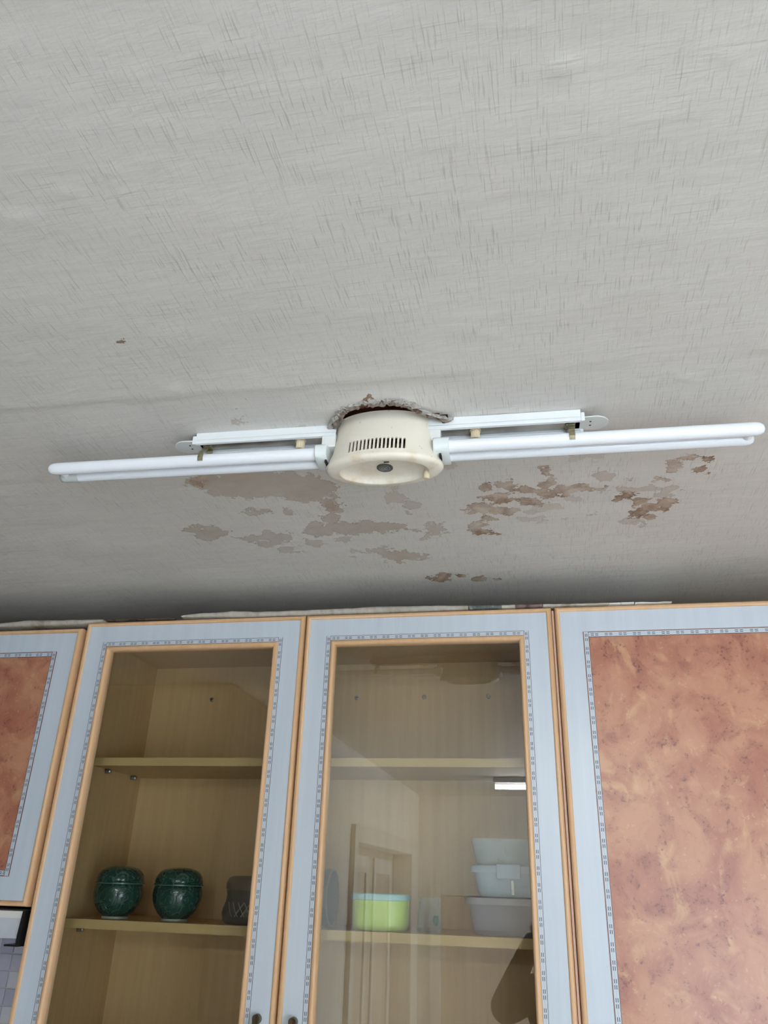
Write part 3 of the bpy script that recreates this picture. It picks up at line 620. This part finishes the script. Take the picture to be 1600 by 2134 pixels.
# ---------------------------------------------------------------- things on the lower shelf
ZS = SH_T+.0002
def bowl(x, y, label):
    t = thing('lidded_bowl', label, 'bowl', (x, y, ZS), 'green lidded bowls on the shelf')
    R = .0478
    prof = [(.40, .0), (.50, .02), (.53, .07), (.56, .085), (.72, .22), (.88, .45), (.97, .70), (1.0, .92), (.985, 1.10), (.95, 1.22), (.90, 1.235)]
    auto(obj('body', lathe(B(), [(r*R, h*R+.003) for r, h in prof], (x, y, ZS), 64), 'celadon', t), 60)
    auto(obj('foot_ring', lathe(B(), [(.50*R, 0), (.53*R, .0005), (.53*R, .0045), (.50*R, .005)], (x, y, ZS), 40), 'foot clay', t, label='unglazed pale foot ring'), 60)
    lid = [(.90, 1.24), (.985, 1.245), (1.0, 1.28), (.99, 1.32), (.955, 1.335), (.975, 1.37), (.965, 1.45), (.92, 1.60), (.82, 1.74), (.66, 1.84), (.45, 1.90), (.2, 1.925), (0, 1.93)]
    auto(obj('lid', lathe(B(), [(r*R, h*R+.003) for r, h in lid], (x, y, ZS), 64), 'celadon', t), 60)
    auto(obj('lid_rim', lathe(B(), [(.93*R, 1.237*R+.003), (1.004*R, 1.243*R+.003), (1.006*R, 1.262*R+.003), (.99*R, 1.268*R+.003)], (x, y, ZS), 64, cap0=False, cap1=False), 'celadon pale', t, label='paler glazed lid rim'), 60)
    return t
b1 = bowl(-.853, 1.598, 'green celadon lidded bowl nearest the cabinet side wall')
copy_tree(b1, (-.7265, 1.598, ZS), 'green celadon lidded bowl between its twin and the smoky jar')

def shell(prof_out, th):      # thin-walled vessel profile: outside up, inside down
    return prof_out + [(max(r-th, 0), h if i == 0 else max(h, th)) for i, (r, h) in enumerate(prof_out[::-1])]
x, y = -.578, 1.612
t = thing('smoky_jar', 'smoky brown glass jar with a rounded lid behind the left door stile', 'jar', (x, y, ZS))
pj = [(0, 0), (.045, 0), (.052, .006), (.0545, .018), (.053, .028), (.0485, .040), (.0475, .050), (.0495, .0585)]
auto(obj('body', lathe(B(), shell(pj, .0035), (x, y, ZS), 48, cap0=False, cap1=False), 'smoke glass', t), 50)
auto(obj('lid', lathe(B(), [(0, .0590), (.0495, .0590), (.0510, .063), (.0505, .072), (.046, .080), (.038, .0835), (0, .0845)], (x, y, ZS), 48, cap0=False, cap1=False), 'smoke glass', t), 50)
bm = B()
for k in range(7):           # etched leaf veins
    a0 = -1.9+.12*k
    tube(bm, [(x+(.0545-.006*abs(j-1.5)/1.5*0+.0002-.0022*max(0, j-1))*math.cos(a0+.10*j*(1 if k % 2 else -1)), y+(.0545-.0022*max(0, j-1)+.0002)*math.sin(a0+.10*j*(1 if k % 2 else -1)), ZS+.014+.008*j) for j in range(4)], .0007, 5)
obj('etched_leaf', bm, 'etched line', t)
x, y, R = -.415, 1.612, .0505
t = thing('smoky_tumbler', 'smoky glass tumbler lying on its side, mouth towards the green tub', 'tumbler', (x-.05, y, ZS))
pj = [(0, 0), (.040, 0), (.046, .006), (.049, .03), (R, .08), (R, .088)]
pr = [(r, -.088+h) for r, h in pj]
auto(obj('body', lathe(B(), pr + [(R-.004, 0), (.045, -.06), (.041, -.080), (0, -.081)], (x, y, ZS+R+.0008), 48, axis='x', cap0=False, cap1=False), 'smoke glass', t), 50)
auto(obj('rim', lathe(B(), [(R-.004, -.001), (R+.0003, -.001), (R+.0003, .001), (R-.004, .001), (R-.004, -.001)], (x, y, ZS+R+.0008), 48, axis='x', cap0=False, cap1=False), 'jar glass', t), 50)
auto(obj('base_disc', lathe(B(), [(0, -.030), (.044, -.030), (.046, -.022), (0, -.022)], (x, y, ZS+R+.0008), 40, axis='x', cap0=False, cap1=False), 'smoke glass', t), 50)

x, y = -.319, 1.606
t = thing('food_tub', 'lime green oval food tub with a pale aqua lid', 'tub', (x, y, ZS))
auto(obj('tub', lathe(B(), [(0, 0), (.046, 0), (.0500, .003), (.0515, .010), (.0530, .046), (.0530, .050)], (x, y, ZS), 56, 1, .80, power=2.8, cap0=False), 'green plastic', t), 50)
auto(obj('lid', lathe(B(), [(0, .0505), (.0540, .0500), (.0550, .0505), (.0552, .0580), (.0540, .0605), (.0490, .0610), (.0480, .0598), (0, .0598)], (x, y, ZS), 56, 1, .80, power=2.8, cap0=False), 'aqua lid', t, label='pale aqua snap-on lid'), 50)

x, y = -.2265, 1.60
t = thing('glass_jar', 'small clear glass jar between the green tub and the clear boxes', 'jar', (x, y, ZS))
pj = [(0, 0), (.021, 0), (.0228, .002), (.0230, .006), (.0212, .034), (.0195, .042), (.0190, .0445), (.0202, .0460), (.0202, .0485), (.0190, .0500), (.0190, .0525), (.0205, .0545), (.0205, .0570)]
auto(obj('body', lathe(B(), shell(pj, .0016), (x, y, ZS), 40, cap0=False, cap1=False), 'jar glass', t), 40)
bm = B(); rr_ = .0227
loops = []
for z in (.012, .020, .028):
    hw = (.10, .30, .22)[(.012, .020, .028).index(z)]
    loops.append([(x+rr_*math.sin(.72+s), y-rr_*math.cos(.72+s), ZS+z) for s in (-hw, 0, hw)])
loft(bm, loops, False, False, False); bmesh.ops.solidify(bm, geom=bm.faces[:], thickness=.0004)
obj('leaf_mark', bm, 'label green', t, label='small dark green leaf mark')

def boxtub(name, label, x, y, z, hw, hd, h, flare, matb, matl, lidname, lip=.004, lidh=.009, tabs=False, taper0=.86):
    t = thing(name, label, 'food box', (x, y, z), 'see-through boxes stacked on the shelf')
    pr = [(0, .0), (taper0-.06, .0), (taper0, .004), (taper0+.02, .010), (1-flare, h-.004), (1, h-.002), (1, h), (1-.03, h), (1-flare-.025, h-.005), (taper0-.01, .008), (taper0-.06, .0025), (0, .0025)]
    auto(obj('tub', lathe(B(), [(r*hw, hh) for r, hh in pr], (x, y, z), 64, 1, hd/hw, power=5., cap0=False, cap1=False), matb, t), 40)
    if lidname:
        e = 1+lip/hw
        lp = [(0, h+.0004), (1*hw, h+.0004), (1.002*hw, h-.004), (e*hw, h-.004), (e*hw, h+lidh-.002), (hw*.99, h+lidh), (hw*.90, h+lidh), (hw*.88, h+lidh-.003), (0, h+lidh-.003)]
        auto(obj(lidname, lathe(B(), lp, (x, y, z), 64, 1, hd/hw, power=5., cap0=False, cap1=False), matl, t), 40)
        if tabs:
            obj('clasp', box(B(), x-.022, x+.022, y-hd-.009, y-hd-.0042, z+h-.014, z+h+lidh+.0015, .002), matl, t, label='front locking clasp')
            obj('clasp_post', box(B(), x+.004, x+.009, y-hd-.006, y-hd-.001, z+.004, z+h-.016, .001), 'paper clean', t, label='pale moulded rib')
    return t
cx = -.0815; cy = 1.632
boxtub('clear_box', 'large clear box with grey lid at the bottom of the stack', cx, cy, ZS, .0755, .066, .0535, .03, 'clear plastic', 'grey lid', 'lid')
boxtub('blue_box', 'pale blue box with clasp in the middle of the stack', cx+.004, cy, ZS+.0626, .0680, .060, .0435, .04, 'blue plastic', 'blue plastic', 'lid', tabs=True)
boxtub('milky_box', 'milky empty box on top of the stack', cx+.004, cy, ZS+.0626+.0526, .0700, .061, .0445, .0, 'milky plastic', 'milky plastic', None, taper0=.88)

# ---------------------------------------------------------------- the ceiling lamp
lamp = thing('ceiling_lamp', 'cream and white two-armed ceiling lamp with unlit twin tubes', 'lamp', LAMP, None, LROT)
AX, AY, HU = 1., .55, .004
def hub_r(z):      # radius along u at height z
    tab = [(.004, .0655), (-.024, .0662), (-.034, .0680), (-.044, .0706), (-.052, .0735), (-.058, .0762), (-.0620, .0778), (-.064, .0780), (-.0672, .0755), (-.0690, .0700), (-.0693, .0630), (-.0690, .0595)]
    zs = [a for a, _ in tab][::-1]; return float(np.interp(z, zs, [b for _, b in tab][::-1]))
us = [-.0408+.00515*k for k in range(15)]; sw = .00135
angs = set()
for u in us:
    for s in (-sw, sw): angs.add(round(math.acos(max(-1, min(1, (u+s)/.068))), 5))
angs = sorted(angs); ang_all = [2*math.pi-a for a in angs][::-1]           # near side: v < 0
rest = [i*math.pi/24 for i in range(0, 24)] + [math.pi]
lo, hi = ang_all[0], ang_all[-1]
extra = [math.pi+k*(lo-math.pi)/6 for k in range(1, 6)] + [hi+k*(2*math.pi-hi)/6 for k in range(1, 6)]
ths = sorted(rest+ang_all+extra)
zrows = [.004, .002, -.020, -.0385, -.047, -.0560, -.0580, -.060, -.062, -.064, -.0658, -.0672, -.0682, -.0690, -.0693, -.0690]
bm = B(); rows = []
for i, z in enumerate(zrows):
    r = hub_r(z) if i < len(zrows)-1 else .0595
    row = []
    for t in ths:
        if t in ang_all and z < .0: u_ = .068*math.cos(t); row.append(bm.verts.new((HU+u_, -AY*math.sqrt(r*r-u_*u_), z)))     # keep the slots upright on the flare
        else: row.append(bm.verts.new((HU+r*math.cos(t)*AX, r*math.sin(t)*AY, z)))
    rows.append(row)
n = len(ths)
def mid(t): return .068*math.cos(t)
for i in range(len(rows)-1):
    for j in range(n):
        k = (j+1) % n; tm = (ths[j]+(ths[k] if k else ths[0]+2*math.pi))/2
        slot = 3 <= i <= 4 and math.sin(tm) < 0 and any(abs(mid(tm)-u) < sw*.9 for u in us)
        if not slot: bm.faces.new((rows[i][j], rows[i][k], rows[i+1][k], rows[i+1][j]))
bmesh.ops.recalc_face_normals(bm, faces=bm.faces); bmesh.ops.solidify(bm, geom=bm.faces[:], thickness=.0022)
auto(obj('housing', bm, 'cream plastic', lamp, True), 40)
dish = [(.0625, -.0688), (.0590, -.0686), (.0572, -.0660), (.0540, -.0628), (.045, -.0606), (.030, -.0595), (.012, -.0590), (0, -.0590)]
auto(obj('bottom_dish', lathe(B(), dish, (HU, 0, 0), 72, AX, AY, cap0=False, cap1=False), 'cream plastic', lamp, True, label='shallow hollow in the cream underside'), 40)
bd = obj('badge', lathe(B(), [(0, -.0592), (.0108, -.0592), (.0108, -.0602), (.0100, -.0607), (0, -.0607)], (HU, .004, 0), 40, cap0=False, cap1=False), 'badge', lamp, True, label='round dark badge with a worn ring emblem')
bm = lathe(B(), [(.0062, -.0605), (.0068, -.0610), (.0074, -.0605)], (HU, .004, 0), 36, cap0=False, cap1=False)
for s, a0 in ((-1, .6), (1, .6)):
    tube(bm, [(HU+s*.0021+.0022*math.cos(a0+k*.45)*(1 if s > 0 else 1), .004+.0026*math.sin(a0+k*.45), -.0610) for k in range(12)], .0005, 6)
obj('badge_emblem', bm, 'badge line', bd, True)
obj('dish_slot', box(B(), .005, .012, -.0118, -.0098, -.0600, -.0588), 'dark hole', lamp, True, label='tiny dark slot beside the badge')
auto(obj('pull_nub', lathe(B(), [(0, -.0765), (.0036, -.0760), (.0046, -.0735), (.0046, -.0690), (.0036, -.0640), (0, -.0640)], (.0585, .010, 0), 20, cap0=False, cap1=False), 'old cream plastic', lamp, True, label='small cream nub on the underside'), 60)
for s in (-1, 1):
    for k in range(4):
        obj('side_vent', box(B(), HU+s*.0752-.0014, HU+s*.0752+.0014, -.0170+.0042*k-.0011, -.0170+.0042*k+.0011, -.0590, -.0545, .0004, 1), 'dark hole', lamp, True)
BW, BH = .0145, .0172
for s in (-1, 1):
    a, b = s*.0605, s*.2580
    x0, x1 = min(a, b), max(a, b)
    arm = obj('arm', B(), 'white enamel', lamp, True)
    bm = bmesh.new(); bm.from_mesh(arm.data)
    prof = [(-BW, .0), (-BW, -BH*.60), (-BW-.0012, -BH*.72), (-BW-.0012, -BH), (-BW+.0022, -BH-.0006), (-BW+.0030, -BH+.0008), (-BW+.0016, -BH*.72), (-BW+.0016, -.0016),
            (BW-.0016, -.0016), (BW-.0016, -BH*.72), (BW-.0030, -BH+.0008), (BW-.0022, -BH-.0006), (BW+.0012, -BH), (BW+.0012, -BH*.72), (BW, -BH*.60), (BW, 0)]
    e = b + s*.0048      # the outer end steps out below its top edge
    loops = [[(a, v, z) for v, z in prof], [(b, v, z) for v, z in prof]]
    loft(bm, loops)
    for sg in (-1, 1): box(bm, min(b, e), max(b, e), sg*(BW-.0004)-.0012, sg*(BW-.0004)+.0012, -BH, -.0045, .0006, 1)
    bm.to_mesh(arm.data); bm.free()
    obj('reflector_plate', box(B(), x0+.002, x1-.0005, -BW+.0032, BW-.0032, -.0125, -.0110), 'grey steel', arm, True, label='dull grey metal plate inside the arm')
    obj('joint_bracket', box(B(), min(a, a+s*.0190), max(a, a+s*.0190), -BW+.0006, BW-.0006, -.0330, -.0128, .001), 'tab enamel', arm, True, label='grey bracket where the arm meets the hub')
    # rounded end tab flat on the ceiling
    bm = B(); lp = [(s*.252, -.0135), (s*.274, -.0150)] + [(s*(.274+.0195*math.sin(t)), .001-.0165*math.cos(t)) for t in [i*math.pi/12 for i in range(1, 12)]] + [(s*.274, .0170), (s*.252, .0150)]
    loft(bm, [[(u, v, -.0125) for u, v in lp], [(u, v, -.0110) for u, v in lp]])
    tb = obj('end_tab', bm, 'tab enamel', arm, True, label='rounded screw tab at the arm end')
    for v_ in (-.004, .005):
        obj('screw_hole', lathe(B(), [(0, -.0128), (.0013, -.0128), (.0013, -.0120), (0, -.0120)], (s*.2705, v_, 0), 12, cap0=False, cap1=False), 'dark hole', arm, True)
    # knurled knob
    ku = -.1128 if s < 0 else .1236
    bm = B(); loops = []
    for r, z in ((.0075, -.0125), (.0075, -.0150), (.0060, -.0152), (.0060, -.0250), (.0050, -.0262)):
        loops.append([(ku+(r-(.0006 if i % 2 and r == .0060 else 0))*math.cos(2*math.pi*i/32), (r-(.0006 if i % 2 and r == .0060 else 0))*math.sin(2*math.pi*i/32), z) for i in range(32)])
    loft(bm, loops); obj('knurled_knob', bm, 'old cream plastic', arm, True, label='small cream knurled knob')
    # spring clip
    ku = s*.2450; bm = B()
    for sg in (-1, 1):
        path = [(0, -.0125), (sg*.006, -.0170), (sg*.011, -.0260), (sg*.0200, -.0325), (sg*.0214, -.0420), (sg*.0206, -.0470)]
        for (v0, z0), (v1, z1) in zip(path, path[1:]):
            d = Vector((0, v1-v0, z1-z0)).normalized(); nrm = Vector((0, -d.z, d.y))*.0005
            loft(bm, [[Vector((ku+w_, v0, z0))+nrm, Vector((ku+w_, v0, z0))-nrm, Vector((ku+w_, v1, z1))-nrm, Vector((ku+w_, v1, z1))+nrm] for w_ in (-.0036, .0036)])
    box(bm, ku-.006, ku+.006, -.006, .006, -.0170, -.0122, .001)
    obj('spring_clip', bm, 'brassy clip', arm, True, label='tarnished spring clip holding the tube')
    # socket and twin tube
    ZT = -.0420; TR = .0087; TV = .0115; sa = s*.0700; sb = s*(.0905 if s > 0 else .0860)
    bm = B()
    lathe(bm, [(0, min(sa, sb)), (.0118, min(sa, sb)), (.0124, min(sa, sb)+.001), (.0124, max(sa, sb)-.001), (.0118, max(sa, sb)), (0, max(sa, sb))], (0, 0, ZT), 40, 1.95, 1., axis='x', power=3., cap0=False, cap1=False)
    auto(obj('socket', bm, 'socket plastic', lamp, True, label='pale plastic lamp socket'), 40)
    tw = obj('twin_tube', B(), 'lamp glass', lamp, True, label='unlit white twin fluorescent tube')
    bm = bmesh.new(); t0 = sb-s*.004
    for sg, tip in ((-1, .4730), (1, .4665)):
        pr = [(TR, 0), (TR, .40), (TR, tip-.0150-abs(t0)), (TR*.985, tip-.0105-abs(t0)), (TR*.90, tip-.006-abs(t0)), (TR*.70, tip-.0022-abs(t0)), (TR*.36, tip-.0004-abs(t0)), (0, tip-abs(t0))]
        pr = [p for p in pr if p[1] <= tip-abs(t0)]; pr.sort(key=lambda p: (p[1], -p[0]))
        lathe(bm, [(r, t0+s*h) for r, h in pr], (0, sg*TV, ZT), 28, axis='x', cap0=True, cap1=False)
    tube(bm, [(s*.4560, -TV, ZT), (s*.4560, 0, ZT), (s*.4560, TV, ZT)], .0062, 16)
    bm.to_mesh(tw.data); bm.free(); auto(tw, 50)
    if s < 0:
        bm = B(); lathe(bm, [(TR+.0003, -.4380), (TR+.0003, -.4600), (TR*.9, -.4655), (TR*.5, -.4668)], (0, TV, ZT), 24, axis='x', cap0=False, cap1=False)
        obj('glass_tip', bm, 'lamp glass tip', tw, True, smooth=True, label='greyer bare glass tip')

# ---------------------------------------------------------------- lit lamp in the room behind the camera (seen in the glass)
rl = thing('tube_lamp', 'lit fluorescent batten on the ceiling, mirrored in the right glass door', 'lamp', (.20, -1.70, CEIL))
LY = -1.70; lx0, lx1 = -.285, .72
auto(obj('housing', box(B(), lx0-.01, lx1+.01, LY-.03, LY+.03, CEIL-.030, CEIL-.0005, .004), 'white enamel', rl), 40)
for a in (lx0-.006, lx1): obj('tube_holder', box(B(), a, a+.006, LY-.016, LY+.016, CEIL-.066, CEIL-.028, .001), 'white enamel', rl)
obj('lit_tube', lathe(B(), [(.013, lx0), (.013, lx1)], (0, LY, CEIL-.049), 16, axis='x'), 'lit tube', rl, smooth=True, label='glowing white tube')

# added dark cupboard left of the camera, there to darken the left glass reflection
tc = thing('added_dark_cupboard', 'added dark brown cupboard out of view, put in to darken the left glass reflection', 'cupboard', (-1.25, .15, FLOOR))
obj('carcass', box(B(), -1.60, -.935, -.295, .66, FLOOR, CEIL-.012, .003), 'dark wood', tc)
for z0, z1 in ((FLOOR+.08, -.35), (-.34, CEIL-.03)):
    d_ = obj('door', box(B(), -.935, -.917, -.285, .65, z0, z1, .003), 'dark wood', tc)
    obj('knob', lathe(B(), [(.012, -.917), (.014, -.902), (.009, -.895)], (0, .60, -.95+.35*(z0 < -1)), 16, axis='x'), 'bronze handle', d_)

# ---------------------------------------------------------------- photographer, mirrored in the right glass door
person = thing('person', 'person in dark brown top holding up a phone, mirrored in the glass', 'person', (.07, -.36, FLOOR))
def skin_obj(name, verts, edges, radii, mat, root=0, parent=person, sub=2, label=None):
    me = bpy.data.meshes.new(name); me.from_pydata([tuple(Vector(v)-W[parent]) for v in verts], edges, [])
    o = bpy.data.objects.new(name, me); COL.objects.link(o); o.parent = parent; W[o] = W[parent]
    sk = o.modifiers.new('skin', 'SKIN'); sk.use_smooth_shade = True
    for i, r in enumerate(radii):
        d = me.skin_vertices[0].data[i]; d.radius = r if isinstance(r, tuple) else (r, r); d.use_root = (i == root)
    ss = o.modifiers.new('sub', 'SUBSURF'); ss.levels = sub; ss.render_levels = sub
    me.materials.append(M[mat])
    if label: o['label'] = label
    return o
F0 = FLOOR
wl, wr = Vector((-.065, -.062, -.135)), Vector((.105, -.060, -.135))
V_ = [(.07, -.38, F0+.95), (.07, -.38, F0+1.10), (.07, -.37, F0+1.26), (.07, -.36, F0+1.40), (.07, -.345, F0+1.47), (.07, -.325, F0+1.53), (.07, -.315, F0+1.62), (.07, -.315, F0+1.69),
      (-.105, -.355, F0+1.385), (-.20, -.17, F0+1.335), tuple(wl), (.245, -.355, F0+1.385), (.315, -.19, F0+1.30), tuple(wr),
      (-.02, -.38, F0+.90), (-.03, -.37, F0+.48), (-.03, -.40, F0+.07), (-.035, -.27, F0+.035), (.16, -.38, F0+.90), (.17, -.37, F0+.48), (.17, -.40, F0+.07), (.175, -.27, F0+.035)]
E_ = [(0, 1), (1, 2), (2, 3), (3, 4), (4, 5), (5, 6), (6, 7), (3, 8), (8, 9), (9, 10), (3, 11), (11, 12), (12, 13), (0, 14), (14, 15), (15, 16), (16, 17), (0, 18), (18, 19), (19, 20), (20, 21)]
R_ = [(.15, .11), (.145, .105), (.165, .115), (.13, .095), (.062, .06), (.075, .085), (.082, .10), (.06, .075), .068, .050, .030, .068, .050, .030, .095, .062, .045, .035, .095, .062, .045, .035]
body = skin_obj('body', V_, E_, R_, 'brown knit', 0)
# head, face, hair, trousers and hands in their own materials over the one body
def ell(bm, c, r, seg=24, rings=14):
    n = bmesh.ops.create_uvsphere(bm, u_segments=seg, v_segments=rings, radius=1.)['verts']
    for v in n: v.co = Vector((c[0]+v.co.x*r[0], c[1]+v.co.y*r[1], c[2]+v.co.z*r[2]))
hx, hy, hz = .07, -.315, F0+1.625
bm = B(); ell(bm, (hx, hy, hz), (.074, .094, .112)); ell(bm, (hx, hy+.035, hz-.055), (.052, .052, .055))
ell(bm, (hx, hy+.096, hz-.018), (.013, .018, .022), 12, 8)
for s in (-1, 1): ell(bm, (hx+s*.074, hy-.005, hz-.010), (.010, .022, .032), 12, 8)
hd_ = obj('head', bm, 'skin', person, smooth=True)
for s in (-1, 1):
    bm = B(); ell(bm, (hx+s*.031, hy+.080, hz+.004), (.013, .010, .008), 12, 8); obj('eye', bm, 'phone body', hd_, smooth=True)

bm = B(); ell(bm, (hx, hy+.082, hz-.062), (.024, .008, .007), 12, 8); obj('mouth', bm, 'print red', hd_, smooth=True)
bm = B(); ell(bm, (hx, hy-.014, hz+.022), (.082, .098, .102)); obj('hair', bm, 'hair', person, smooth=True)
tv = [(.07, -.38, F0+.98), (-.02, -.38, F0+.90), (-.03, -.37, F0+.48), (-.03, -.40, F0+.10), (.16, -.38, F0+.90), (.17, -.37, F0+.48), (.17, -.40, F0+.10)]
skin_obj('trousers', tv, [(0, 1), (1, 2), (2, 3), (0, 4), (4, 5), (5, 6)], [(.16, .12), .10, .07, .06, .10, .07, .06], 'trousers')
# phone held upright along the camera's own axes, lens at the camera
def CP(r, u, f): return CR*r+CU*u+CF*f
ph = thing('phone', 'dark phone held up by the person, mirrored in the glass', 'phone', CP(.017, -.058, -.016))
def cbox(bm, r0, r1, u0, u1, f0, f1, bev):
    vs = box(bm, r0, r1, u0, u1, f0, f1, bev); 
    return bm
def to_cam(bm):
    for v in bm.verts: v.co = CP(v.co.x, v.co.y, v.co.z)
    return bm
obj('case', to_cam(box(B(), -.020, .054, -.136, .020, -.020, -.012, .003)), 'phone body', ph)
obj('screen', to_cam(box(B(), -.017, .051, -.131, .015, -.0206, -.0198)), 'hair', ph)
obj('lens_bump', to_cam(lathe(B(), [(.008, -.0125), (.008, -.0105), (.006, -.0100)], (0, 0, 0), 20)), 'screw steel', ph)
for s, wrist in ((-1, wl), (1, wr)):
    edge = -.034 if s < 0 else .068
    hv = [wrist, CP(edge+s*.020, -.085, -.036), CP(edge+s*.014, -.065, -.034)]; he = [(0, 1), (1, 2)]; hr = [.026, (.030, .018), (.026, .016)]
    for k in range(4):
        u0 = -.100+.020*k; b = len(hv); L = (.82, .95, 1., .92)[k]
        hv += [CP(edge+s*.012, u0, -.030), CP(edge+s*.006, u0+.004, -.012), CP(edge-s*.008, u0+.008, -.0025), CP(edge-s*.024*L, u0+.012, -.0015)]
        he += [(1, b), (b, b+1), (b+1, b+2), (b+2, b+3)]; hr += [.0095, .009, .0082, .007]
    b = len(hv); hv += [CP(edge+s*.008, -.075, -.044), CP(edge-s*.012, -.060, -.036), CP(edge-s*.030, -.048, -.0310)]; he += [(1, b), (b, b+1), (b+1, b+2)]; hr += [.0125, .010, .0085]
    skin_obj('hand', hv, he, hr, 'skin', 1, sub=1)
